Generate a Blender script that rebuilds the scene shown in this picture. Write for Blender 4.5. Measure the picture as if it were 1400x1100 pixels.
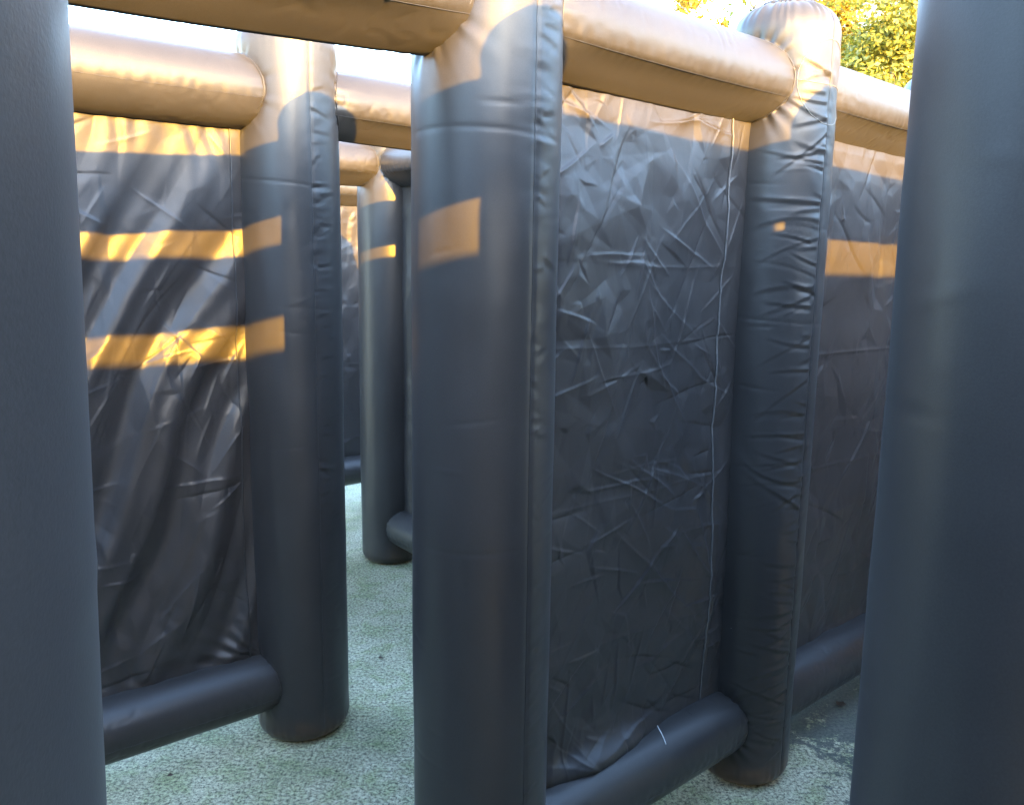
import bpy, math, random
import numpy as np
from mathutils import Matrix, Vector

for o in list(bpy.data.objects):
    bpy.data.objects.remove(o, do_unlink=True)
S = bpy.context.scene
COL = S.collection

# ------------------------------------------------------------------ camera
CAM_H = 1.6
PITCH, ROLL = math.radians(9.088), math.radians(0.798)
fwd = Vector((0, math.cos(PITCH), -math.sin(PITCH)))
rgt0 = Vector((1, 0, 0)); up0 = rgt0.cross(fwd)
rgt = math.cos(ROLL) * rgt0 + math.sin(ROLL) * up0
upv = math.cos(ROLL) * up0 - math.sin(ROLL) * rgt0
cd = bpy.data.cameras.new('camera')
cam = bpy.data.objects.new('camera', cd); COL.objects.link(cam)
cam.matrix_world = Matrix(((rgt.x, upv.x, -fwd.x, 0), (rgt.y, upv.y, -fwd.y, 0), (rgt.z, upv.z, -fwd.z, CAM_H), (0, 0, 0, 1)))
cd.sensor_width = 36; cd.lens = 36 * 1122.28 / 1400
cd.clip_start = 0.01; cd.clip_end = 2000
S.camera = cam

# ------------------------------------------------------------------ light
SUN_HEAD = math.radians(-31.3)          # direction the light travels in, from +Y towards +X
SUN_EL = math.atan(0.2495)
w = bpy.data.worlds.new('World'); S.world = w; w.use_nodes = True
nt = w.node_tree
sky = nt.nodes.new('ShaderNodeTexSky'); sky.sky_type = 'NISHITA'; sky.sun_disc = False
sky.sun_elevation = SUN_EL
sky.sun_rotation = SUN_HEAD + math.pi
sky.air_density = 1.0; sky.dust_density = 0.8; sky.ozone_density = 1.7
bg = nt.nodes['Background']; bg.inputs[1].default_value = 0.15
nt.links.new(sky.outputs[0], bg.inputs[0])
sl = bpy.data.lights.new('sun', 'SUN'); sl.energy = 2.0; sl.angle = math.radians(0.55); sl.color = (0.92, 0.46, 0.03)
sun = bpy.data.objects.new('sun', sl); COL.objects.link(sun)
sdir = Vector((math.sin(SUN_HEAD) * math.cos(SUN_EL), math.cos(SUN_HEAD) * math.cos(SUN_EL), -math.sin(SUN_EL)))
sun.rotation_euler = sdir.to_track_quat('-Z', 'Y').to_euler()
sun.location = (3, -5, 4)
S.view_settings.view_transform = 'Standard'; S.view_settings.look = 'None'
S.view_settings.exposure = 4.7; S.view_settings.gamma = 1.0
S.view_settings.use_curve_mapping = False
S.cycles.max_bounces = 5; S.cycles.diffuse_bounces = 2

# ------------------------------------------------------------------ noise
_rs = np.random.RandomState(7)
_perm = _rs.permutation(512); _perm = np.concatenate([_perm, _perm, _perm])
_grad = _rs.normal(size=(512, 3)); _grad /= np.linalg.norm(_grad, axis=1)[:, None]
def perlin(x, y, z=0.0):
    x, y, z = np.broadcast_arrays(np.asarray(x, float), np.asarray(y, float), np.asarray(z, float))
    xi, yi, zi = np.floor(x).astype(int), np.floor(y).astype(int), np.floor(z).astype(int)
    xf, yf, zf = x - xi, y - yi, z - zi
    f = lambda t: t * t * t * (t * (t * 6 - 15) + 10)
    u, v, ww = f(xf), f(yf), f(zf)
    r = 0
    for a in (0, 1):
        for b in (0, 1):
            for c in (0, 1):
                h = _perm[_perm[_perm[(xi + a) & 511] + ((yi + b) & 511)] + ((zi + c) & 511)]
                g = _grad[h]
                d = g[..., 0] * (xf - a) + g[..., 1] * (yf - b) + g[..., 2] * (zf - c)
                r = r + d * (u if a else 1 - u) * (v if b else 1 - v) * (ww if c else 1 - ww)
    return r * 1.6

# ------------------------------------------------------------------ materials
def mat(name):
    m = bpy.data.materials.new(name); m.use_nodes = True
    return m, m.node_tree, m.node_tree.nodes['Principled BSDF']
def node(nt, t, **kw):
    n = nt.nodes.new(t)
    for k, v in kw.items():
        if k.startswith('i_'): n.inputs[k[2:].replace('_', ' ')].default_value = v
        else: setattr(n, k, v)
    return n
def ramp(nt, fac, stops):
    n = nt.nodes.new('ShaderNodeValToRGB'); cr = n.color_ramp
    while len(cr.elements) > 1: cr.elements.remove(cr.elements[-1])
    cr.elements[0].position = stops[0][0]; cr.elements[0].color = stops[0][1]
    for p, c in stops[1:]:
        e = cr.elements.new(p); e.color = c
    nt.links.new(fac, n.inputs[0]); return n.outputs[0]
def g(v): return (v, v, v, 1)

def fabric(name, base, rough, crease=0.06, weave=0.25):
    m, t, p = mat(name); L = t.links.new
    geo = node(t, 'ShaderNodeNewGeometry')
    pos = geo.outputs['Position']
    # uneven dust film and fading
    n1 = node(t, 'ShaderNodeTexNoise', i_Scale=2.2, i_Detail=6.0, i_Roughness=0.6); L(pos, n1.inputs['Vector'])
    n2 = node(t, 'ShaderNodeTexNoise', i_Scale=420.0, i_Detail=2.0); L(pos, n2.inputs['Vector'])
    c1 = ramp(t, n1.outputs[0], [(0.3, (*[b * 0.86 for b in base], 1)), (0.7, (*[b * 1.16 for b in base], 1))])
    c2 = ramp(t, n2.outputs[0], [(0.25, g(0.84)), (0.75, g(1.16))])
    mul = node(t, 'ShaderNodeMix', data_type='RGBA', blend_type='MULTIPLY'); mul.inputs[0].default_value = 1.0
    L(c1, mul.inputs[6]); L(c2, mul.inputs[7])
    # lint specks
    vo = node(t, 'ShaderNodeTexVoronoi', i_Scale=16.0); L(pos, vo.inputs['Vector'])
    sp = node(t, 'ShaderNodeMath', operation='LESS_THAN'); sp.inputs[1].default_value = 0.018
    L(vo.outputs['Distance'], sp.inputs[0])
    sep = node(t, 'ShaderNodeSeparateColor'); L(vo.outputs['Color'], sep.inputs[0])
    th = node(t, 'ShaderNodeMath', operation='GREATER_THAN'); th.inputs[1].default_value = 0.88
    L(sep.outputs[0], th.inputs[0])
    mm = node(t, 'ShaderNodeMath', operation='MULTIPLY'); L(sp.outputs[0], mm.inputs[0]); L(th.outputs[0], mm.inputs[1])
    mx = node(t, 'ShaderNodeMix', data_type='RGBA'); L(mm.outputs[0], mx.inputs[0]); L(mul.outputs[2], mx.inputs[6])
    mx.inputs[7].default_value = (0.35, 0.35, 0.34, 1)
    L(mx.outputs[2], p.inputs['Base Color'])
    rr = ramp(t, n1.outputs[0], [(0.3, g(rough - 0.05)), (0.7, g(rough + 0.07))]); L(rr, p.inputs['Roughness'])
    p.inputs['Specular IOR Level'].default_value = 0.40
    p.inputs['Sheen Weight'].default_value = 0.03
    p.inputs['Sheen Roughness'].default_value = 0.45
    # weave relief
    b1 = node(t, 'ShaderNodeBump', i_Strength=weave, i_Distance=0.0003)
    n3 = node(t, 'ShaderNodeTexNoise', i_Scale=650.0, i_Detail=2.0); L(pos, n3.inputs['Vector'])
    L(n3.outputs[0], b1.inputs['Height'])
    last = b1
    # small soft ripples
    n4 = node(t, 'ShaderNodeTexNoise', i_Scale=26.0, i_Detail=3.0, i_Roughness=0.55, i_Distortion=0.6); L(pos, n4.inputs['Vector'])
    b2 = node(t, 'ShaderNodeBump', i_Strength=crease, i_Distance=0.0025)
    L(n4.outputs[0], b2.inputs['Height']); L(b1.outputs[0], b2.inputs['Normal'])
    L(b2.outputs[0], p.inputs['Normal'])
    return m

FAB = fabric('black_oxford_fabric', (0.026, 0.0243, 0.0235), 0.40)
FABP = fabric('black_panel_fabric', (0.026, 0.0237, 0.0232), 0.42, crease=0.12)
def plain(name, c, rough=0.6):
    m, t, p = mat(name); L = t.links.new
    geo = node(t, 'ShaderNodeNewGeometry')
    n1 = node(t, 'ShaderNodeTexNoise', i_Scale=90.0, i_Detail=3.0); L(geo.outputs['Position'], n1.inputs['Vector'])
    L(ramp(t, n1.outputs[0], [(0.3, (*[x * 0.8 for x in c], 1)), (0.7, (*[x * 1.15 for x in c], 1))]), p.inputs['Base Color'])
    p.inputs['Roughness'].default_value = rough
    return m
SEAM = plain('seam_tape', (0.022, 0.022, 0.024), 0.45)
STITCH = plain('pale_stitching', (0.16, 0.15, 0.13), 0.7)
THREAD = plain('white_thread', (0.7, 0.7, 0.68), 0.6)
CORD = plain('grey_cord', (0.085, 0.082, 0.08), 0.55)

def ground_mat():
    m, t, p = mat('mossy_concrete'); L = t.links.new
    geo = node(t, 'ShaderNodeNewGeometry'); pos = geo.outputs['Position']
    a = node(t, 'ShaderNodeTexNoise', i_Scale=1.7, i_Detail=7.0, i_Roughness=0.62); L(pos, a.inputs['Vector'])
    b = node(t, 'ShaderNodeTexNoise', i_Scale=85.0, i_Detail=5.0, i_Roughness=0.85); L(pos, b.inputs['Vector'])
    c = node(t, 'ShaderNodeTexNoise', i_Scale=9.0, i_Detail=6.0, i_Roughness=0.65, i_Distortion=0.4); L(pos, c.inputs['Vector'])
    base = ramp(t, a.outputs[0], [(0.34, (0.185, 0.195, 0.115, 1)), (0.5, (0.29, 0.285, 0.19, 1)), (0.66, (0.385, 0.37, 0.265, 1))])
    moss = ramp(t, c.outputs[0], [(0.3, (0.62, 0.74, 0.50, 1)), (0.55, (1, 1, 1, 1))])
    m1 = node(t, 'ShaderNodeMix', data_type='RGBA', blend_type='MULTIPLY'); m1.inputs[0].default_value = 1
    L(base, m1.inputs[6]); L(moss, m1.inputs[7])
    spk = ramp(t, b.outputs[0], [(0.38, g(0.06)), (0.46, g(0.6)), (0.54, g(1.15)), (0.62, g(1.6))])
    m2 = node(t, 'ShaderNodeMix', data_type='RGBA', blend_type='MULTIPLY'); m2.inputs[0].default_value = 1
    L(m1.outputs[2], m2.inputs[6]); L(spk, m2.inputs[7])
    # damp stains with ragged outlines
    vm = node(t, 'ShaderNodeMapping'); vm.inputs['Location'].default_value = (-1.35, -2.95, 0)
    L(pos, vm.inputs['Vector'])
    sc = node(t, 'ShaderNodeVectorMath', operation='LENGTH'); L(vm.outputs[0], sc.inputs[0])
    d = node(t, 'ShaderNodeMapRange'); d.inputs[1].default_value = 0.1; d.inputs[2].default_value = 0.95; d.inputs[3].default_value = 0.33; d.inputs[4].default_value = 0.0
    L(sc.outputs['Value'], d.inputs[0])
    ns = node(t, 'ShaderNodeTexNoise', i_Scale=7.5, i_Detail=9.0, i_Roughness=0.8); L(pos, ns.inputs['Vector'])
    ad = node(t, 'ShaderNodeMath', operation='ADD'); L(ns.outputs[0], ad.inputs[0]); L(d.outputs[0], ad.inputs[1])
    st = ramp(t, ad.outputs[0], [(0.66, g(0)), (0.70, g(0.85))])
    m3 = node(t, 'ShaderNodeMix', data_type='RGBA'); L(st, m3.inputs[0]); L(m2.outputs[2], m3.inputs[6])
    m3.inputs[7].default_value = (0.035, 0.045, 0.045, 1)
    L(m3.outputs[2], p.inputs['Base Color'])
    p.inputs['Roughness'].default_value = 0.85
    bp = node(t, 'ShaderNodeBump', i_Strength=0.6, i_Distance=0.004); L(b.outputs[0], bp.inputs['Height']); L(bp.outputs[0], p.inputs['Normal'])
    return m
GROUND = ground_mat()

def hill_mat():
    m, t, p = mat('leaf_litter'); L = t.links.new
    geo = node(t, 'ShaderNodeNewGeometry')
    a = node(t, 'ShaderNodeTexNoise', i_Scale=1.3, i_Detail=9.0, i_Roughness=0.75); L(geo.outputs['Position'], a.inputs['Vector'])
    L(ramp(t, a.outputs[0], [(0.3, (0.03, 0.045, 0.015, 1)), (0.55, (0.09, 0.10, 0.03, 1)), (0.75, (0.16, 0.12, 0.05, 1))]), p.inputs['Base Color'])
    p.inputs['Roughness'].default_value = 0.9
    return m
HILL = hill_mat()
def leaf_mat(name, c0, c1):
    m, t, p = mat(name); L = t.links.new
    geo = node(t, 'ShaderNodeNewGeometry')
    a = node(t, 'ShaderNodeTexNoise', i_Scale=0.9, i_Detail=4.0); L(geo.outputs['Position'], a.inputs['Vector'])
    ad = node(t, 'ShaderNodeMath', operation='MULTIPLY_ADD'); ad.inputs[1].default_value = 0.5
    L(geo.outputs['Random Per Island'], ad.inputs[0]); 
    mu = node(t, 'ShaderNodeMath', operation='MULTIPLY'); mu.inputs[1].default_value = 0.55; L(a.outputs[0], mu.inputs[0])
    L(mu.outputs[0], ad.inputs[2])
    col = ramp(t, ad.outputs[0], [(0.2, (*c0, 1)), (0.8, (*c1, 1))])
    L(col, p.inputs['Base Color']); p.inputs['Roughness'].default_value = 0.55
    tr = node(t, 'ShaderNodeBsdfTranslucent'); L(col, tr.inputs[0])
    ms = node(t, 'ShaderNodeMixShader'); ms.inputs[0].default_value = 0.35
    L(p.outputs[0], ms.inputs[1]); L(tr.outputs[0], ms.inputs[2])
    L(ms.outputs[0], t.nodes['Material Output'].inputs[0])
    return m
LEAF_G = leaf_mat('green_leaves', (0.075, 0.09, 0.010), (0.25, 0.23, 0.022))
LEAF_Y = leaf_mat('yellow_leaves', (0.20, 0.14, 0.010), (0.40, 0.28, 0.02))
def bark_mat():
    m, t, p = mat('birch_bark'); L = t.links.new
    geo = node(t, 'ShaderNodeNewGeometry')
    mp = node(t, 'ShaderNodeMapping'); mp.inputs['Scale'].default_value = (3, 3, 9); L(geo.outputs['Position'], mp.inputs[0])
    a = node(t, 'ShaderNodeTexNoise', i_Scale=1.0, i_Detail=5.0); L(mp.outputs[0], a.inputs['Vector'])
    L(ramp(t, a.outputs[0], [(0.36, (0.06, 0.05, 0.04, 1)), (0.46, (0.34, 0.29, 0.22, 1)), (0.8, (0.5, 0.45, 0.37, 1))]), p.inputs['Base Color'])
    p.inputs['Roughness'].default_value = 0.8
    return m
BARK = bark_mat()

# ------------------------------------------------------------------ mesh helpers
def mesh_obj(name, verts, faces, material, parent=None, origin=(0, 0, 0), smooth=True):
    v = np.asarray(verts, float).reshape(-1, 3) - np.asarray(origin, float)
    f = np.asarray(faces, np.int32)
    me = bpy.data.meshes.new(name)
    k = f.shape[1]
    me.vertices.add(len(v)); me.vertices.foreach_set('co', v.astype(np.float32).ravel())
    me.loops.add(f.size); me.loops.foreach_set('vertex_index', f.ravel())
    me.polygons.add(len(f)); me.polygons.foreach_set('loop_start', np.arange(0, f.size, k, dtype=np.int32))
    me.polygons.foreach_set('loop_total', np.full(len(f), k, np.int32))
    me.update(calc_edges=True)
    me.polygons.foreach_set('use_smooth', np.full(len(f), smooth, bool))
    me.materials.append(material); me.validate()
    o = bpy.data.objects.new(name, me); COL.objects.link(o)
    o.location = origin
    if parent is not None:
        o.parent = parent
        po = Vector((0, 0, 0)); q = parent
        while q is not None: po = po + q.location; q = q.parent
        o.location = Vector(origin) - po
    return o
def grid_faces(nr, nc, wrap=False):
    i = np.arange(nr - 1)[:, None]; j = np.arange(nc if wrap else nc - 1)[None, :]
    j2 = (j + 1) % nc
    return np.stack([i * nc + j, i * nc + j2, (i + 1) * nc + j2, (i + 1) * nc + j], -1).reshape(-1, 4)
def tube(pts, r, n=6, closed=False):
    pts = np.asarray(pts, float)
    tan = np.gradient(pts, axis=0)
    if closed: tan = np.roll(pts, -1, 0) - np.roll(pts, 1, 0)
    tan /= np.linalg.norm(tan, axis=1)[:, None] + 1e-9
    ref = np.tile(np.array([0.31, 0.2, 0.93]), (len(pts), 1))
    ref[np.abs((tan * ref).sum(1)) > 0.9] = (0.93, 0.3, 0.1)
    a = np.cross(tan, ref); a /= np.linalg.norm(a, axis=1)[:, None]
    b = np.cross(tan, a)
    th = np.linspace(0, 2 * np.pi, n, endpoint=False)
    v = pts[:, None, :] + r * (np.cos(th)[None, :, None] * a[:, None, :] + np.sin(th)[None, :, None] * b[:, None, :])
    m = len(pts)
    f = grid_faces(m, n, True)
    if closed:
        j = np.arange(n); j2 = (j + 1) % n
        f = np.vstack([f, np.stack([(m - 1) * n + j, (m - 1) * n + j2, j2, j], -1)])
    return v.reshape(-1, 3), f
def thing(name, label, cat, loc, group=None):
    o = bpy.data.objects.new(name, None); COL.objects.link(o); o.location = loc
    o.empty_display_size = 0.2
    o['label'] = label; o['category'] = cat
    if group: o['group'] = group
    return o
def tag(o, label, cat, group=None):
    o['label'] = label; o['category'] = cat
    if group: o['group'] = group
    return o

# ------------------------------------------------------------------ inflatable maze
H = 2.347
ZT, RT = 2.128, 0.111
ZB, RB = 0.209, 0.102
ANG = math.radians(49.71)
def frame(ang): return np.array([math.sin(ang), math.cos(ang)]), np.array([math.cos(ang), -math.sin(ang)])
U, N = frame(ANG)

def col_disp(theta, z, r, joints, seed, wrinkle, seams, wr):
    """radial offset of a column's skin at angle theta and height z"""
    x, y = np.cos(theta), np.sin(theta)
    d = 0.0035 * perlin(x * 1.3 + seed, y * 1.3, z * 1.1 + seed * 3)
    d = d + 0.0012 * perlin(x * 3 + seed, y * 3 + 4, z * 5)
    d = d + wrinkle * 0.0022 * perlin(x * 0.9 + seed, y * 0.9 + 7, z * 17 + 0.6 * perlin(x * 2, y * 2, z * 6)) * np.clip(perlin(x * 2 + 3 + seed, y * 2, z * 2.1 + 5) * 2 + 0.2, 0, 1)
    # pulls that run from the front seam into the skin
    rs = np.random.RandomState(int(seed * 10))
    side, cnt, lmax, amp = wr
    dt = (theta - seams[0] + np.pi) % (2 * np.pi) - np.pi
    aa = dt * r
    for _ in range(cnt):
        z0, l, sl, A = rs.uniform(0.12, 2.2), lmax * rs.uniform(0.15, 1.0) ** 1.6 + 0.02, rs.normal(0, 0.28), amp * rs.uniform(0.3, 1.0)
        st, ww, cv = rs.exponential(0.012), rs.uniform(0.0025, 0.006), rs.normal(0, 1.2)
        q = side * aa - st
        m = (q > -0.004) & (q < l) & (np.abs(z - z0) < 0.16)
        if not m.any(): continue
        qm = q[m]; dz = z[m] - z0 - sl * qm - cv * qm * qm
        taper = np.clip(1 - qm / l, 0, 1) ** 0.8 * np.clip((qm + 0.004) / 0.008, 0, 1)
        d[m] += A * taper * (np.exp(-np.abs(dz) / ww) * np.where(dz < 0, 1, 0.8) - 0.7 * np.exp(-((dz + 2.2 * ww) / (1.8 * ww)) ** 2))
    # a few free hairline creases
    for _ in range(cnt // 2):
        z0, t0, l, sl = rs.uniform(0.15, 2.1), rs.uniform(-np.pi, np.pi), rs.uniform(0.05, 0.2), rs.normal(0, 0.25)
        q = ((theta - t0 + np.pi) % (2 * np.pi) - np.pi) * r
        m = (np.abs(q) < l / 2) & (np.abs(z - z0) < 0.1)
        if not m.any(): continue
        qm = q[m]; dz = z[m] - z0 - sl * qm
        d[m] += 0.0011 * (1 - (2 * qm / l) ** 2) * np.exp(-np.abs(dz) / 0.003) * (1 if rs.rand() < 0.5 else -1)
    # faint welds running round the tube
    for zw, ph in ((0.52, 0.3), (1.03, 2.1), (1.47, 4.0), (1.86, 5.2)):
        d = d - 0.0009 * np.exp(-((z - zw - 0.012 * np.cos(theta + ph + seed)) / 0.004) ** 2) * np.clip(0.5 + np.cos(theta + ph * 2 + seed), 0, 1)
    for s in seams:
        dt = (theta - s + np.pi) % (2 * np.pi) - np.pi
        a = dt * r
        d = d - 0.0022 * np.exp(-(a / 0.006) ** 2)
        pk = perlin(a * 5 + seed, z * 26 + a * 40 * perlin(z * 3, seed), seed) + 0.5 * perlin(a * 14, z * 60, seed + 3)
        side = np.where(a > 0, np.exp(-np.abs(a) / 0.05), 0.45 * np.exp(-np.abs(a) / 0.03))
        d = d + 0.0042 * (0.55 + 0.45 * wrinkle) * pk * side * np.clip(0.55 + 1.3 * perlin(z * 2.2, seed + 1.5), 0.08, 1.2)
    for th, zj, rb in joints:
        dt = (theta - th + np.pi) % (2 * np.pi) - np.pi
        a, b = dt * r, z - zj
        rho = np.hypot(a, b); psi = np.arctan2(b, a)
        fall = np.exp(-np.clip(rho - rb, 0, 9) / 0.032)
        d = d + 0.0034 * np.cos(psi * 19 + 3 * perlin(psi, seed)) * fall * (rho > rb * 0.6) * np.clip(0.35 + perlin(psi * 2.5, seed + 8) * 1.6, 0, 1)
        d = d - 0.006 * np.exp(-np.abs(rho - rb) / 0.02)
    return d

def make_column(row, P, r=0.157, hi=True, seed=1.0, joints=(), wrinkle=0.4, hh=H, seam_ang=None, label=None, stitch=False, lean=(0, 0), wr=(1, 20, 0.06, 0.003), res=(160, 380)):
    nc = res[0] if hi else 40
    seam_a = math.atan2(N[1], N[0]) if seam_ang is None else seam_ang
    seams = [seam_a, seam_a + math.pi]
    er, eb = 0.085, 0.06                # rounding at top and bottom
    k = 12 if hi else 5
    a = np.linspace(-math.pi / 2, 0, k)[1:]
    prof = [(0.001, 0.014), (r * 0.4, 0.010)] + [(r - eb + eb * math.cos(t), eb + eb * math.sin(t)) for t in a]
    ns = res[1] if hi else 24
    prof += [(r, z) for z in np.linspace(eb, hh - er, ns)[1:]]
    a = np.linspace(0, math.pi / 2 * 0.86, k)[1:]
    prof += [(r - er + er * math.cos(t), hh - er + er * math.sin(t)) for t in a]
    prof = np.array(prof)
    th = np.linspace(0, 2 * np.pi, nc, endpoint=False)
    T, Z = np.meshgrid(th, prof[:, 1])
    Rr = np.repeat(prof[:, :1], nc, 1)
    D = col_disp(T, Z, r, joints, seed, wrinkle, seams, wr) * np.clip(Rr / r * 2 - 1, 0, 1)
    # gathers below the cap and above the floor
    gt = np.cos(T * 34 + 4 * perlin(np.cos(T) * 3, np.sin(T) * 3, seed)) * (0.5 + 0.8 * perlin(np.cos(T) * 4, np.sin(T) * 4, seed + 5))
    D = D + 0.0042 * gt * np.exp(-np.abs(Z - (hh - 0.015)) / 0.028)
    D = D + 0.002 * gt * np.exp(-np.abs(Z - 0.05) / 0.02) * (Rr > r * 0.7)
    lx = lean[0] * (Z / hh - 0.5); ly = lean[1] * (Z / hh - 0.5)
    X = P[0] + lx + (Rr + D) * np.cos(T); Y = P[1] + ly + (Rr + D) * np.sin(T)
    Zd = Z + 0.003 * gt * np.exp(-np.abs(Z - hh) / 0.02)
    o = mesh_obj('column', np.stack([X, Y, Zd], -1), grid_faces(len(prof), nc, True), FAB, row, (P[0], P[1], 0))
    if label: o['label'] = label
    # cap: slightly domed lid set inside the rim
    rt = prof[-1, 0] + 0.001; zt = prof[-1, 1]
    rr = np.array([1.0, 0.97, 0.9, 0.75, 0.5, 0.25, 0.01]) * rt
    zz = zt + np.array([-0.004, 0.004, 0.010, 0.015, 0.019, 0.021, 0.022])
    T2, _ = np.meshgrid(th, rr); R2 = np.repeat(rr[:, None], nc, 1); Z2 = np.repeat(zz[:, None], nc, 1)
    Z2 = Z2 + 0.0035 * np.cos(T2 * 34 + 4 * perlin(np.cos(T2) * 3, np.sin(T2) * 3, seed)) * np.exp(-(rt - R2) / 0.02) + 0.004 * perlin(R2 * np.cos(T2) * 16 + seed, R2 * np.sin(T2) * 16)
    mesh_obj('top_cap', np.stack([P[0] + lean[0] / 2 + R2 * np.cos(T2), P[1] + lean[1] / 2 + R2 * np.sin(T2), Z2], -1), grid_faces(len(rr), nc, True), FAB, o, (P[0], P[1], zt))
    if hi:
        for s in seams[:1]:
            zs = np.linspace(0.03, hh - 0.03, 300)
            dd = col_disp(np.full_like(zs, s), zs, r, joints, seed, wrinkle, seams, wr) + 0.0003
            inset = np.where(zs < eb, np.sqrt(np.clip(eb ** 2 - (eb - zs) ** 2, 0, None)) - eb, 0)
            inset = inset + np.where(zs > hh - er, np.sqrt(np.clip(er ** 2 - (zs - hh + er) ** 2, 0, None)) - er, 0)
            q = r + dd + inset
            pts = np.stack([P[0] + lean[0] * (zs / hh - .5) + q * math.cos(s), P[1] + lean[1] * (zs / hh - .5) + q * math.sin(s), zs], -1)
            v, f = tube(pts, 0.0013, 5)
            mesh_obj('seam', v, f, SEAM, o, (P[0], P[1], 0))
    if stitch:
        # pale round stitch line left by a sewn-on patch
        ph = np.linspace(0, 2 * np.pi, 160, endpoint=False)
        for cz, rad, cut in ((2.125, 0.112, None),):
            al = rad * np.cos(ph); zz = cz + rad * np.sin(ph)
            tt = seam_a + al / r
            q = r + col_disp(tt, zz, r, joints, seed, wrinkle, seams, wr) + 0.0006
            v, f = tube(np.stack([P[0] + lean[0] * (zz / hh - .5) + q * np.cos(tt), P[1] + lean[1] * (zz / hh - .5) + q * np.sin(tt), zz], -1), 0.0011, 5, True)
            mesh_obj('stitching', v, f, STITCH, o, (P[0], P[1], 0))
        al = np.linspace(-0.112, 0.10, 60); zz = 2.13 - 0.02 * (al + 0.112) / 0.2 + 0.006 * np.sin(al * 20)
        tt = seam_a + al / r
        q = r + col_disp(tt, zz, r, joints, seed, wrinkle, seams, wr) + 0.0006
        v, f = tube(np.stack([P[0] + lean[0] * (zz / hh - .5) + q * np.cos(tt), P[1] + lean[1] * (zz / hh - .5) + q * np.sin(tt), zz], -1), 0.0010, 5)
        mesh_obj('stitching', v, f, STITCH, o, (P[0], P[1], 0))
    return o

def make_beam(row, name, P, Q, rP, rQ, zc, rb, hi=True, seed=1.0, sag=0.0, label=None, tilt=0.0, keel=0.0):
    """inflated tube from column P to column Q; its ends reach into the columns"""
    P, Q = np.asarray(P, float), np.asarray(Q, float)
    L = np.linalg.norm(Q - P); u = (Q - P) / L; nn = np.array([u[1], -u[0]])
    na = 160 if hi else 12; nc = 96 if hi else 20
    s = np.linspace(rP * 0.55, L - rQ * 0.55, na); ph = np.linspace(0, 2 * np.pi, nc, endpoint=False)
    PH, SS = np.meshgrid(ph, s)
    e = np.minimum(SS - rP * 0.72, L - rQ * 0.72 - SS)      # distance from the joint
    rad = rb * (1 - 0.07 * np.exp(-np.clip(e, 0, 9) / 0.035))
    rad = rad + 0.002 * perlin(SS * 2.5 + seed, np.cos(PH) * 1.4, np.sin(PH) * 1.4)
    gath = np.cos(PH * 21 + 4 * perlin(np.cos(PH) * 2, np.sin(PH) * 2, seed)) * np.clip(0.3 + 1.5 * perlin(np.cos(PH) * 3, np.sin(PH) * 3, seed + 2), 0, 1)
    rad = rad + 0.0028 * gath * np.exp(-np.clip(e, 0, 9) / 0.045)
    if keel:
        # underside drawn in below the front and back seams, shaped to darken it
        a0 = math.radians(-24); p0 = np.array([math.cos(a0), math.sin(a0)]); p1 = np.array([0.0, -1.0])
        c_, s_ = np.abs(np.cos(PH)), np.sin(PH)
        e_ = p1 - p0; nrm = np.array([-e_[1], e_[0]]); kk = (p0 @ nrm)
        den = c_ * nrm[0] + s_ * nrm[1]
        chord = np.where(s_ < p0[1], kk / np.where(np.abs(den) < 1e-6, 1e-6, den), 1.0)
        tt = np.clip((p0[1] - s_) / (1 + p0[1]), 0, 1)
        shp = np.where(s_ < p0[1], np.clip(chord, 0.7, 1) - 0.05 * np.sin(np.pi * tt) * (1 - 0.5 * tt), 1.0)
        fade = 1 - np.exp(-np.clip(e, 0, 9) / 0.08)
        rad = rad * (1 + keel * fade * (shp - 1))
        rad = rad + 0.0022 * perlin(SS * 55 + seed, PH * 3) * np.exp(-((PH - (2 * np.pi + a0)) / 0.13) ** 2)
    pk = perlin(SS * 42 + seed, PH * 2.2 + SS * 3) * np.exp(-np.abs(np.sin((PH + 0.25) / 2)) * 9)
    rad = rad + 0.0018 * pk
    fine = perlin(SS * 16 + seed, np.cos(PH) * 2.5, np.sin(PH) * 2.5 + seed)
    rad = rad - 0.0020 * np.clip(1 - np.abs(fine) * 10, 0, 1) * np.clip(perlin(SS * 3, np.cos(PH), np.sin(PH) + seed) * 2, 0, 1)
    zz = zc - sag * np.sin(np.pi * np.clip(SS / L, 0, 1)) + tilt * (1 - SS / L)
    pos = lambda SS, off, z: np.stack([P[0] + SS * u[0] + off * nn[0], P[1] + SS * u[1] + off * nn[1], z], -1)
    v = pos(SS, rad * np.cos(PH), zz + rad * np.sin(PH))
    org = (P[0] + u[0] * L / 2, P[1] + u[1] * L / 2, zc)
    o = mesh_obj(name, v, grid_faces(na, nc, True), FAB, row, org)
    if label: o['label'] = label
    if hi:
        # lengthwise seam and the sewn ring where it meets each column
        jj = int(nc * (0.933 if keel else 0.965))
        v2, f2 = tube(v[:, jj, :] + np.array([nn[0], nn[1], -0.2]) * 0.0002, 0.0008, 5)
        mesh_obj('seam', v2, f2, SEAM, o, org)
        pp = np.linspace(0, 2 * np.pi, 90, endpoint=False)
        for end, rc in ((0, rP), (1, rQ)):
            off = (rb * 0.955) * np.cos(pp)
            al = np.sqrt(np.clip(rc ** 2 - off ** 2, 0, None))
            ss = al if end == 0 else L - al
            v3, f3 = tube(pos(ss, off, zc + rb * 0.955 * np.sin(pp)), 0.0016, 5, True)
            mesh_obj('joint_seam', v3, f3, SEAM, o, org)
    return o

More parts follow.
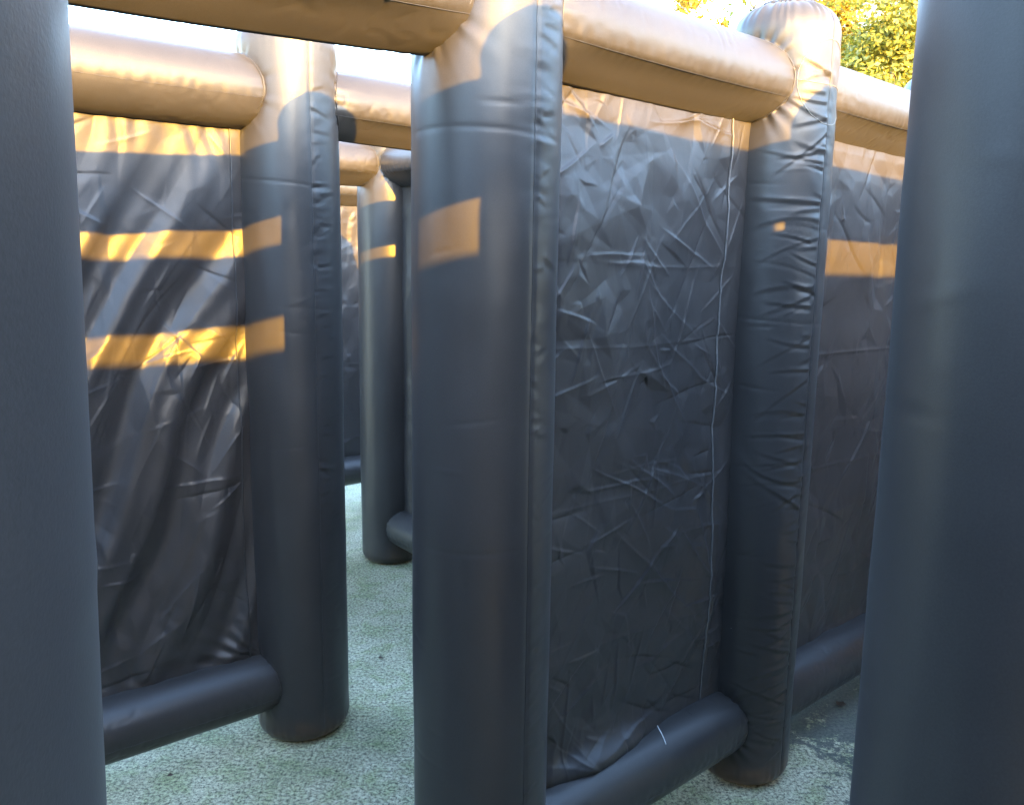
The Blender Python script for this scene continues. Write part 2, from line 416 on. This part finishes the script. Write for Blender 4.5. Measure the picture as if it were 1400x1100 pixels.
def segments_field(X, Z, n, seed, amp, wid, lmin, lmax, x0, x1, z0, z1, angs):
    """n sharp creases of random place and direction"""
    rs = np.random.RandomState(seed); h = np.zeros_like(X)
    for _ in range(n):
        cx, cz = rs.uniform(x0, x1), rs.uniform(z0, z1)
        a = angs[rs.randint(len(angs))] + rs.normal(0, 0.22); l = rs.uniform(lmin, lmax)
        ww = wid * rs.uniform(0.6, 1.6); sg = 1 if rs.rand() < 0.65 else -1; A = amp * rs.uniform(0.35, 1.0); k = rs.uniform(0, 6)
        m = (np.abs(X - cx) < l / 2 + 0.05) & (np.abs(Z - cz) < l / 2 + 0.05)
        dx, dz = X[m] - cx, Z[m] - cz
        s = dx * math.cos(a) + dz * math.sin(a); d = -dx * math.sin(a) + dz * math.cos(a)
        d = d + 0.003 * np.sin(s * 22 + k)
        win = np.clip(1 - (np.abs(s) / (l / 2)) ** 2, 0, 1)
        h[m] += sg * A * win * np.where(d > 0, np.exp(-np.abs(d) / ww), np.exp(-np.abs(d) / (ww * 4.0)))
    return h

def facet_field(X, Z, n, sigma, seed, aniso=1.0):
    """crumpled sheet: random heights joined by flat triangles, so the creases are straight and sharp"""
    from mathutils.geometry import delaunay_2d_cdt
    rs = np.random.RandomState(seed)
    x0, x1, z0, z1 = X.min() - 0.1, X.max() + 0.1, Z.min() - 0.1, Z.max() + 0.1
    pts = np.stack([rs.uniform(x0, x1, n), rs.uniform(z0, z1, n)], -1)
    pts = np.vstack([pts, [(x0, z0), (x1, z0), (x1, z1), (x0, z1)]])
    hv = rs.normal(0, sigma, len(pts))
    out = delaunay_2d_cdt([Vector((p[0], p[1] * aniso)) for p in pts], [], [], 0, 1e-6)
    vv = np.array([(v.x, v.y / aniso) for v in out[0]])
    idx = [o[0] for o in out[3]]; hv = hv[idx]
    h = np.zeros_like(X); xs, zs = X[0], Z[:, 0]
    for f in out[2]:
        a, b, c = vv[f[0]], vv[f[1]], vv[f[2]]
        lo, hi_ = np.minimum(np.minimum(a, b), c), np.maximum(np.maximum(a, b), c)
        i0, i1 = np.searchsorted(xs, lo[0]), np.searchsorted(xs, hi_[0], 'right')
        j0, j1 = np.searchsorted(zs, lo[1]), np.searchsorted(zs, hi_[1], 'right')
        if i1 <= i0 or j1 <= j0: continue
        px, pz = X[j0:j1, i0:i1], Z[j0:j1, i0:i1]
        den = (b[1] - c[1]) * (a[0] - c[0]) + (c[0] - b[0]) * (a[1] - c[1])
        if abs(den) < 1e-12: continue
        w0 = ((b[1] - c[1]) * (px - c[0]) + (c[0] - b[0]) * (pz - c[1])) / den
        w1 = ((c[1] - a[1]) * (px - c[0]) + (a[0] - c[0]) * (pz - c[1])) / den
        w2 = 1 - w0 - w1
        ins = (w0 >= -1e-9) & (w1 >= -1e-9) & (w2 >= -1e-9)
        sub = h[j0:j1, i0:i1]; sub[ins] = (w0 * hv[f[0]] + w1 * hv[f[1]] + w2 * hv[f[2]])[ins]
    return h

def make_panel(row, P, Q, rP, rQ, style, hi=True, seed=1, off=0.0, label=None, corner_gap=False, z0=None, z1=None, res=(300, 560), flap=False):
    P, Q = np.asarray(P, float), np.asarray(Q, float)
    L = np.linalg.norm(Q - P); u = (Q - P) / L; nn = np.array([u[1], -u[0]])
    s0, s1 = rP * 0.9, L - rQ * 0.9
    z0 = ZB + RB * 0.75 if z0 is None else z0; z1 = ZT - RT * 0.8 if z1 is None else z1
    nx, nz = res if hi else ((90, 200) if corner_gap else (12, 20))
    X, Z = np.meshgrid(np.linspace(s0, s1, nx), np.linspace(z0, z1, nz))
    edge = np.clip(np.minimum(X - s0, s1 - X) / 0.07, 0, 1) * np.clip(np.minimum(Z - z0, z1 - Z) / 0.05, 0, 1)
    h = np.zeros_like(X)
    if hi:
        wx = X + 0.04 * perlin(X * 4, Z * 4, seed); wz = Z + 0.04 * perlin(X * 4 + 7, Z * 4, seed)
        if style == 'crumpled':
            h += 0.020 * perlin(X * 1.6, Z * 1.4, seed) + 0.008 * np.abs(perlin(wx * 3.2 + seed, wz * 2.6, 1.0))
            h += facet_field(X, Z, 60, 0.0030, seed, 0.75) + facet_field(X, Z, 300, 0.0022, seed + 1, 0.8) + facet_field(X, Z, 1300, 0.0011, seed + 2)
            h += segments_field(X, Z, 170, seed + 3, 0.0046, 0.0026, 0.06, 0.38, s0, s1, z0, z1, (-0.9, -0.7, 0.75, 1.25, -0.15, 0.1))
            for zf in (0.62, 1.02, 1.42, 1.62):         # storage folds
                h += 0.0014 * np.exp(-np.abs(Z - zf - 0.012 * perlin(X * 3, zf * 9)) / 0.004) * (0.4 + 0.6 * (perlin(X * 2, zf * 5) > -0.2))
        elif style == 'draped':
            # slack diagonal folds pulled from the upper far corner down to the near side
            q = (X - s1) * 0.86 - (Z - z1) * 0.47
            q = q + 0.05 * perlin(X * 2.2 + seed, Z * 1.4) + 0.07 * np.sin((Z - 0.4) * 1.5)
            amp = np.clip((z1 - Z) / 0.5, 0, 1) * np.clip(1.15 - 0.45 * np.abs(Z - 1.1), 0.3, 1)
            f1 = np.sin(q * 2 * np.pi / 0.235 + 0.7); f2 = np.sin(q * 2 * np.pi / 0.095 + 2 * perlin(X * 2, Z * 2, seed))
            h += amp * (0.019 * np.sign(f1) * np.abs(f1) ** 0.8 * (0.75 + 0.5 * perlin(Z * 1.3, X, seed)) + 0.0045 * f2)
            h += facet_field(X, Z, 90, 0.0045, seed, 0.5) + facet_field(X, Z, 500, 0.0016, seed + 1, 0.6)
            h += segments_field(X, Z, 100, seed + 9, 0.0042, 0.003, 0.08, 0.35, s0, s1, z0, z1, (1.1, 1.3, 0.9, -0.6, 0.15, 0.2))
            # pleats fanned out from the bottom far corner and under the beam
            c = np.arctan2(Z - z0, s1 + 0.02 - X)
            h += 0.006 * np.sin(c * 26) * np.exp(-np.hypot(s1 - X, Z - z0) / 0.13)
            h += 0.0028 * np.sin(X * 95 + 6 * perlin(X * 5, Z * 5)) * np.exp(-(z1 - Z) / 0.10)
            h += 0.0035 * np.sin(X * 80 + (Z - z0) * 60 + 6 * perlin(X * 5, Z * 5)) * np.exp(-(Z - z0) / 0.12)
        elif style == 'creased':
            h += 0.018 * perlin(X * 1.5, Z * 1.7, seed) + 0.008 * np.abs(perlin(wx * 3.5 + seed, wz * 2.2, 1.0))
            h += facet_field(X, Z, 50, 0.0036, seed, 0.6) + facet_field(X, Z, 320, 0.0028, seed + 1, 0.7) + facet_field(X, Z, 900, 0.0009, seed + 2)
            h += segments_field(X, Z, 55, seed + 3, 0.0050, 0.0035, 0.10, 0.45, s0, s1, z0, z1, (0.5, 0.7, 1.2, -0.5, 0.0))
            for zf in (1.34, 0.95):
                h += 0.003 * np.exp(-np.abs(Z - zf) / 0.004)
        h = h - h.mean()
        # slack cloth bagging over the tube at the foot
        if style == 'crumpled':
            h += 0.050 * np.exp(-((X - 0.40) / 0.22) ** 2) * np.exp(-(Z - z0) / 0.035) * np.clip((Z - z0) / 0.012, 0, 1)
        h = h * (0.15 + 0.85 * edge)
        if style == 'crumpled':
            h += 0.035 * np.exp(-((X - 0.40) / 0.20) ** 2) * np.exp(-((Z - z0 - 0.03) / 0.035) ** 2)
    h = h + off
    V = np.stack([P[0] + X * u[0] + h * nn[0], P[1] + X * u[1] + h * nn[1], Z], -1)
    F = grid_faces(nz, nx)
    if corner_gap:                                     # loose upper corner that lets a speck of light through
        m = V.reshape(-1, 3)[F].mean(1)
        sm = (m[:, :2] - P) @ u
        F = F[~((sm > L - rQ - 0.022) & (m[:, 2] > ZT - RT - 0.02))]
    o = mesh_obj('panel', V, F, FABP, row, (P[0] + u[0] * L / 2, P[1] + u[1] * L / 2, z0))
    if label: o['label'] = label
    if flap:
        # slack foot of the panel spilling over the tube
        sx, tt = np.meshgrid(np.linspace(0.17, 0.60, 70), np.linspace(0, 1, 22))
        w_ = np.sin(np.pi * np.clip((sx - 0.17) / 0.43, 0, 1)) ** 0.6
        an = np.radians(118 - 50 * tt * (0.35 + 0.65 * w_))
        rd = RB + 0.005 + 0.018 * np.sin(np.pi * tt ** 0.7) * w_ + 0.004 * perlin(sx * 14, tt * 2) + 0.003 * np.abs(perlin(sx * 26 + tt * 3, tt * 3))
        fo = rd * np.cos(an)
        vv = np.stack([P[0] + sx * u[0] + fo * nn[0], P[1] + sx * u[1] + fo * nn[1], ZB + rd * np.sin(an)], -1)
        mesh_obj('loose_flap', vv, grid_faces(22, 70), FABP, o, (P[0] + u[0] * L / 2, P[1] + u[1] * L / 2, z0))
    if hi:
        # thickness of a doubled hem along both upright edges
        for i in ([int((nx - 1) * (1 - 0.10 / (s1 - s0)))] if style == 'crumpled' else [int((nx - 1) * (1 - 0.045 / (s1 - s0)))] if style == 'draped' else []):
            pts = V[:, i, :] + np.array([nn[0], nn[1], 0]) * 0.002
            pts = pts[::3]
            v, f = tube(pts, 0.0028, 6)
            mesh_obj('hem_cord', v, f, CORD if style == 'crumpled' else SEAM, o, (P[0] + u[0] * L / 2, P[1] + u[1] * L / 2, z0))
    return o

def build_row(spec):
    """columns: list of (xy, radius, hi, kwargs); bays: list of dicts between neighbours"""
    cols, bays = spec['cols'], spec['bays']
    P0 = np.mean([c['p'] for c in cols], axis=0)
    row = thing('inflatable_wall', spec['label'], 'inflatable wall', (P0[0], P0[1], 0), 'rows of the inflatable maze'); row['kind'] = 'thing'
    for i, c in enumerate(cols):
        joints = []
        for k, bay in ((i - 1, bays[i - 1] if i > 0 else None), (i, bays[i] if i < len(bays) else None)):
            if bay is None or not c.get('hi'): continue
            o = cols[k] if k < i else cols[i + 1]
            d = np.asarray(o['p'], float) - np.asarray(c['p'], float)
            th = math.atan2(d[1], d[0])
            joints.append((th, bay.get('zt', ZT), RT))
            if bay.get('panel'): joints.append((th, bay.get('zb', ZB), RB))
        make_column(row, c['p'], c.get('r', 0.157), c.get('hi', False), c.get('seed', 1.0 + i), joints, c.get('wrinkle', 0.4), hh=c.get('hh', H), label=c.get('label'), stitch=c.get('stitch', False), lean=c.get('lean', (0, 0)), wr=c.get('wr', (1, 20, 0.06, 0.003)), res=c.get('res', (160, 380)))
    for i, b in enumerate(bays):
        a, c = cols[i], cols[i + 1]
        ra, rc = a.get('r', 0.157), c.get('r', 0.157)
        make_beam(row, 'top_beam', a['p'], c['p'], ra, rc, b.get('zt', ZT), RT, b.get('hi', False), 2.0 + i + spec['seed'], 0.006, tilt=b.get('tilt', 0.0), keel=b.get('keel', 1.0))
        if b.get('panel'):
            make_beam(row, 'bottom_beam', a['p'], c['p'], ra, rc, b.get('zb', ZB), RB, b.get('hi', False), 5.0 + i + spec['seed'])
            make_panel(row, a['p'], c['p'], ra, rc, b['panel'], b.get('hi', False), int(spec['seed'] + i * 7), b.get('off', 0.0), corner_gap=b.get('gap', False), res=b.get('res', (300, 560)), flap=b.get('flap', False))
    return row

def at(along, perp, ang=ANG):
    u, n = frame(ang); return u * along + n * perp

D = np.array([-0.723, 2.707]); U2, _ = frame(math.radians(51.4))
ROWS = [
    # nearest row: the viewer stands in its open bay
    dict(seed=1, label='nearest black inflatable wall, its two shaded columns flanking the picture left and right',
         cols=[dict(p=at(-1.17, -0.28)), dict(p=(-0.312, 0.235), lean=(0.06, 0.0), hi=True, seed=1.3, wrinkle=0.12, wr=(-1, 6, 0.1, 0.0008), res=(110, 160)), dict(p=(0.574, 0.873), r=0.158, hi=True, hh=2.315, seed=2.6, wrinkle=0.25, wr=(-1, 26, 0.22, 0.0016), res=(140, 260)),
               dict(p=at(2.08, -0.22)), dict(p=at(3.17, -0.22)), dict(p=at(4.26, -0.22))],
         bays=[dict(panel='crumpled'), dict(zt=2.105, tilt=-0.06), dict(panel='crumpled', gap=True), dict(), dict(panel='crumpled')]),
    # second row: centre column, creased panel, right-hand column
    dict(seed=4, label='black inflatable wall with the big centre column and a crumpled panel to its right',
         cols=[dict(p=at(0.0, -1.39)), dict(p=(-0.062, 1.782), r=0.156, hi=True, seed=3.2, wrinkle=0.25, wr=(1, 55, 0.06, 0.0028), res=(200, 460)), dict(p=(0.770, 2.494), r=0.151, hi=True, seed=5.7, wrinkle=0.8, stitch=True, wr=(-1, 95, 0.22, 0.0052), res=(200, 480)),
               dict(p=at(3.30, -1.41)), dict(p=at(4.39, -1.41))],
         bays=[dict(hi=True, tilt=-0.055), dict(panel='crumpled', hi=True, flap=True), dict(panel='creased', hi=True, res=(220, 420)), dict(panel='crumpled')]),
    # third row: left column with the draped panel
    dict(seed=7, label='black inflatable wall at left with a slackly draped panel and an open bay behind',
         cols=[dict(p=D - U2 * 1.09), dict(p=D, r=0.158, hi=True, seed=4.4, wrinkle=0.25, wr=(1, 60, 0.065, 0.0030), res=(180, 440)), dict(p=D + U2 * 1.09), dict(p=D + U2 * 2.18), dict(p=D + U2 * 3.27)],
         bays=[dict(panel='draped', hi=True, keel=0.0, res=(260, 480)), dict(hi=True), dict(panel='crumpled'), dict(panel='crumpled')]),
    dict(seed=10, label='black inflatable wall seen in the narrow gap beside the big centre column',
         cols=[dict(p=at(1.26, -3.81)), dict(p=(-0.672, 4.425), r=0.155, hi=True, seed=6.3, wrinkle=0.2, res=(90, 200)), dict(p=at(2.33, -2.86), r=0.15)],
         bays=[dict(hi=True), dict(panel='creased', hi=True, res=(60, 120))]),
    dict(seed=13, label='farthest black inflatable wall, a sliver of it seen deep in the gap',
         cols=[dict(p=at(0.87, -5.0)), dict(p=at(1.96, -5.0)), dict(p=at(3.05, -5.0)), dict(p=at(4.14, -5.0))],
         bays=[dict(panel='crumpled'), dict(panel='creased', hi=True, res=(90, 170)), dict(panel='crumpled')]),
    # row behind the viewer, which throws the shade on everything in view
    dict(seed=16, label='black inflatable wall behind the viewer that casts the long shadows',
         cols=[dict(p=at(-2.45, 1.1)), dict(p=at(-1.36, 1.1)), dict(p=at(-0.25, 1.1)), dict(p=at(0.84, 1.1)), dict(p=at(1.93, 1.1)), dict(p=at(3.02, 1.1)), dict(p=at(4.11, 1.1))],
         bays=[dict(panel='crumpled') for _ in range(6)]),
    # unseen end walls, added on either side to darken the lower columns
    dict(seed=19, label='unseen end wall of black inflatable columns, added at the left to shade the maze',
         cols=[dict(p=at(-1.32, q)) for q in (0.6, -0.85, -2.0, -3.15, -4.3)], bays=[dict(panel='crumpled') for _ in range(4)]),
    dict(seed=22, label='unseen end wall of black inflatable columns, added at the right to shade the maze',
         cols=[dict(p=at(4.72, q)) for q in (0.6, -0.55, -1.85, -3.0, -4.3)], bays=[dict(panel='crumpled') for _ in range(4)]),
]

# ------------------------------------------------------------------ ground
gs = 300.0
gv = [(-gs, -gs, 0), (gs, -gs, 0), (gs, gs, 0), (-gs, gs, 0)]
ground = mesh_obj('ground', gv, [(0, 1, 2, 3)], GROUND); ground['kind'] = 'structure'

# wooded slope beyond the maze on the right
def hill_h(x, y):
    d = x * 0.62 + y * 0.78
    side = np.clip((x / np.maximum(y, 1) + 0.02) / 0.25, 0, 1)
    side = side * side * (3 - 2 * side)
    return -0.15 + side * np.clip((d - 17) / 40, 0, 1) ** 1.1 * 16 + side * 0.5 * perlin(x * 0.12, y * 0.12)
X, Y = np.meshgrid(np.linspace(-4, 90, 70), np.linspace(8, 100, 70))
mesh_obj('hillside', np.stack([X, Y, hill_h(X, Y)], -1), grid_faces(70, 70), HILL)['kind'] = 'structure'

for r_ in ROWS: build_row(r_)

# ------------------------------------------------------------------ trees
def leaf_cloud(centres, radii, n, size, seed, flat=0.8):
    rs = np.random.RandomState(seed)
    k = rs.randint(0, len(centres), n)
    d = rs.normal(size=(n, 3)); d /= np.linalg.norm(d, axis=1)[:, None]
    rad = rs.rand(n) ** 0.45
    c = np.asarray(centres)[k] + d * (np.asarray(radii)[k] * rad)[:, None] * np.array([1, 1, flat])
    nrm = rs.normal(size=(n, 3)) * 0.8 + d * 0.7 + np.array([0, 0, 0.5]); nrm /= np.linalg.norm(nrm, axis=1)[:, None]
    a = np.cross(nrm, rs.normal(size=(n, 3))); a /= np.linalg.norm(a, axis=1)[:, None]
    b = np.cross(nrm, a)
    s = size * rs.uniform(0.6, 1.35, n)[:, None]
    v = np.stack([c - a * s, c + b * s * 0.55 + nrm * s * 0.12, c + a * s, c - b * s * 0.55 + nrm * s * 0.12], 1)
    return v.reshape(-1, 3), np.arange(4 * n).reshape(-1, 4)
def limb(p0, p1, r0, r1, seed, n=7, m=9):
    t = np.linspace(0, 1, m)[:, None]
    pts = np.asarray(p0) * (1 - t) + np.asarray(p1) * t
    bend = np.stack([perlin(t[:, 0] * 2 + seed, seed), perlin(t[:, 0] * 2 + seed + 9, seed), 0 * t[:, 0]], -1) * 0.25 * np.sin(np.pi * t)
    pts = pts + bend
    th = np.linspace(0, 2 * np.pi, n, endpoint=False)
    ax = pts[-1] - pts[0]; ax = ax / np.linalg.norm(ax)
    a = np.cross(ax, (0.3, 0.9, 0.1)); a /= np.linalg.norm(a); b = np.cross(ax, a)
    R_ = (r0 * (1 - t) + r1 * t)
    v = pts[:, None, :] + R_[:, None, :] * (np.cos(th)[None, :, None] * a + np.sin(th)[None, :, None] * b)
    return v.reshape(-1, 3), grid_faces(m, n, True)
def join(parts):
    V, F, o = [], [], 0
    for v, f in parts: V.append(v); F.append(f + o); o += len(v)
    return np.vstack(V), np.vstack(F)
def tree(x, y, h, trunk_clear, spread, n, size, leaf, seed, label, name='birch_tree', cat='tree', group='trees on the slope behind the maze', nl=26):
    z = float(hill_h(np.array(x, float), np.array(y, float))) - 0.15
    rs = np.random.RandomState(seed)
    t = thing(name, label, cat, (x, y, z), group)
    lean = rs.normal(0, 0.25, 2)
    top = (x + lean[0], y + lean[1], z + h * 0.93)
    parts = [limb((x, y, z), top, 0.018 * h, 0.004 * h, seed, 10, 14)]
    cs, rr = [], []
    for i in range(nl):
        f = trunk_clear + (1 - trunk_clear) * (i + 0.5) / nl
        a = i * 2.4 + rs.uniform(-0.5, 0.5)
        reach = spread * (1.0 - 0.75 * (f - trunk_clear) / (1 - trunk_clear)) * rs.uniform(0.45, 1.05)
        b0 = np.array([x + lean[0] * f, y + lean[1] * f, z + h * f * 0.92])
        e = b0 + np.array([math.cos(a) * reach, math.sin(a) * reach, reach * rs.uniform(0.1, 0.7)])
        parts.append(limb(b0, e, 0.0045 * h, 0.001 * h, seed + i, 5, 5))
        for q in (0.55, 0.8, 1.0):
            cs.append(b0 + (e - b0) * q + rs.normal(0, 0.12 * spread, 3)); rr.append(spread * rs.uniform(0.16, 0.34))
    cs.append(np.array(top)); rr.append(spread * 0.3)
    v, f = join(parts)
    mesh_obj('trunk', v, f, BARK, t, (x, y, z))
    v, f = leaf_cloud(cs, rr, n, size, seed)
    mesh_obj('crown', v, f, leaf, t, (x, y, z), smooth=False)
    return t

# (angle from straight ahead, distance, height, bare trunk share, spread, leaves, leaf size, colour, label)
TREES = [
    (23.8, 19, 7.3, 0.10, 2.2, 26000, 0.06, LEAF_G, 'bushy green young tree low behind the far wall, next to the right column'),
    (20.3, 22, 9.3, 0.15, 1.8, 18000, 0.06, LEAF_Y, 'yellow autumn tree just right of the right column top'),
    (27.5, 20, 7.6, 0.10, 2.2, 20000, 0.06, LEAF_G, 'bushy green tree half hidden by the right foreground column'),
    (21.9, 30, 17.0, 0.70, 2.0, 3500, 0.10, LEAF_Y, 'tall pale-trunked birch above the yellow tree'),
    (22.9, 32, 18.0, 0.72, 2.0, 3500, 0.10, LEAF_G, 'tall slim birch with pale trunk right of the yellow tree'),
    (24.2, 29, 17.0, 0.70, 2.0, 3500, 0.10, LEAF_Y, 'tall birch trunk above the bushy green tree'),
    (25.3, 33, 18.0, 0.72, 2.0, 3500, 0.10, LEAF_G, 'pale birch trunk nearest the right foreground column'),
    (21.2, 34, 18.0, 0.68, 2.0, 4000, 0.10, LEAF_G, 'slender birch closest to the right column, highest up the slope'),
    (11.5, 22, 9.6, 0.50, 1.5, 2300, 0.085, LEAF_Y, 'thin yellow-leaved tree against the sky above the long top beam'),
    (15.6, 25, 10.6, 0.5, 1.4, 1500, 0.09, LEAF_G, 'sparse green tree against the sky left of the right column'),
    (31.0, 22, 9.0, 0.06, 2.2, 9000, 0.09, LEAF_Y, 'yellow bushy tree behind the right foreground column'),
    (34.5, 24, 9.0, 0.08, 2.3, 9000, 0.09, LEAF_G, 'broad green tree far right beyond the foreground column'),
    (38.5, 23, 8.5, 0.06, 2.3, 9000, 0.09, LEAF_Y, 'yellow tree at the far right end of the slope'),
    (32.0, 33, 17.0, 0.6, 2.2, 4000, 0.10, LEAF_G, 'tall birch far right behind the yellow bushy tree'),
    (36.5, 34, 17.0, 0.6, 2.2, 4000, 0.10, LEAF_Y, 'tall yellow birch at the far right'),
]
for i, (a, d, h, tc, sp, n, sz, lf, lab) in enumerate(TREES):
    a = math.radians(a)
    tree(d * math.sin(a), d * math.cos(a), h, tc, sp, n, sz, lf, 40 + i, lab)
# undergrowth that closes the wood behind the nearer trees
rs = np.random.RandomState(5)
cs, rr = [], []
for i in range(260):
    a = math.radians(rs.uniform(19.5, 46)); d = rs.uniform(26, 46)
    x, y = d * math.sin(a), d * math.cos(a)
    z = float(hill_h(np.array(x), np.array(y)))
    cs.append((x, y, z + rs.uniform(0.3, 4.5))); rr.append(rs.uniform(0.8, 1.7))
v, f = leaf_cloud(cs, rr, 60000, 0.12, 77)
tag(mesh_obj('undergrowth', v, f, LEAF_G, smooth=False), 'dense green undergrowth on the slope behind the trees', 'undergrowth')['kind'] = 'stuff'

# ------------------------------------------------------------------ small things
def thread(name, pts, r, label, cat):
    v, f = tube(pts, r, 6)
    o = mesh_obj(name, v, f, THREAD, None, tuple(np.mean(pts, 0))); tag(o, label, cat); return o

Cc, Ee = np.array([-0.062, 1.782]), np.array([0.770, 2.494])
ub = (Ee - Cc) / np.linalg.norm(Ee - Cc); nb = np.array([ub[1], -ub[0]])
def on_tube(a, deg, lift=0.002):
    q = math.radians(deg); rr_ = RB + lift
    xy = Cc + ub * a + nb * rr_ * math.cos(q)
    return (xy[0], xy[1], ZB + rr_ * math.sin(q))
def bend(keys, n=10):
    out = []
    for (a0, d0), (a1, d1) in zip(keys[:-1], keys[1:]):
        out += [on_tube(a0 + (a1 - a0) * t, d0 + (d1 - d0) * t) for t in np.linspace(0, 1, n, endpoint=False)]
    return out + [on_tube(*keys[-1])]
thread('loose_thread', bend([(0.70, 108), (0.685, 116), (0.668, 112), (0.655, 96), (0.635, 78), (0.615, 52)]), 0.0014,
       'bent white thread lying on the bottom tube right of the centre column', 'thread')
o = thread('loose_thread', bend([(0.80, 108), (0.785, 92), (0.772, 80), (0.776, 72)]), 0.0007,
       'short dark thread end hanging on the bottom tube nearer the right column', 'thread')
o.data.materials[0] = SEAM

# windblown leaves and grit on the concrete
LITTER = plain('dry_leaf', (0.05, 0.032, 0.02), 0.8)
def fallen_leaf(x, y, size, rot, label):
    n, m = 9, 5
    t = np.linspace(0, 1, n)[:, None]; q = np.linspace(-1, 1, m)[None, :]
    wd = np.sin(np.pi * t ** 0.8) * 0.42
    X, Y = (t - 0.5) + 0 * q, q * wd
    Z = 0.006 + size * (0.28 * Y ** 2 * 4 + 0.25 * (X ** 2) * 2) 
    c, s_ = math.cos(rot), math.sin(rot)
    v = np.stack([x + size * (X * c - Y * s_), y + size * (X * s_ + Y * c), Z], -1)
    tag(mesh_obj('fallen_leaf', v, grid_faces(n, m), LITTER, None, (x, y, 0)), label, 'leaf', 'leaves fallen on the concrete')
fallen_leaf(1.255, 2.875, 0.045, 0.9, 'dark curled leaf on the concrete beside the right foreground column')
fallen_leaf(-1.067, 2.383, 0.02, 0.3, 'tiny leaf scrap on the concrete under the draped panel')
fallen_leaf(-0.533, 3.206, 0.022, 1.9, 'small leaf on the concrete in the gap left of the centre column')
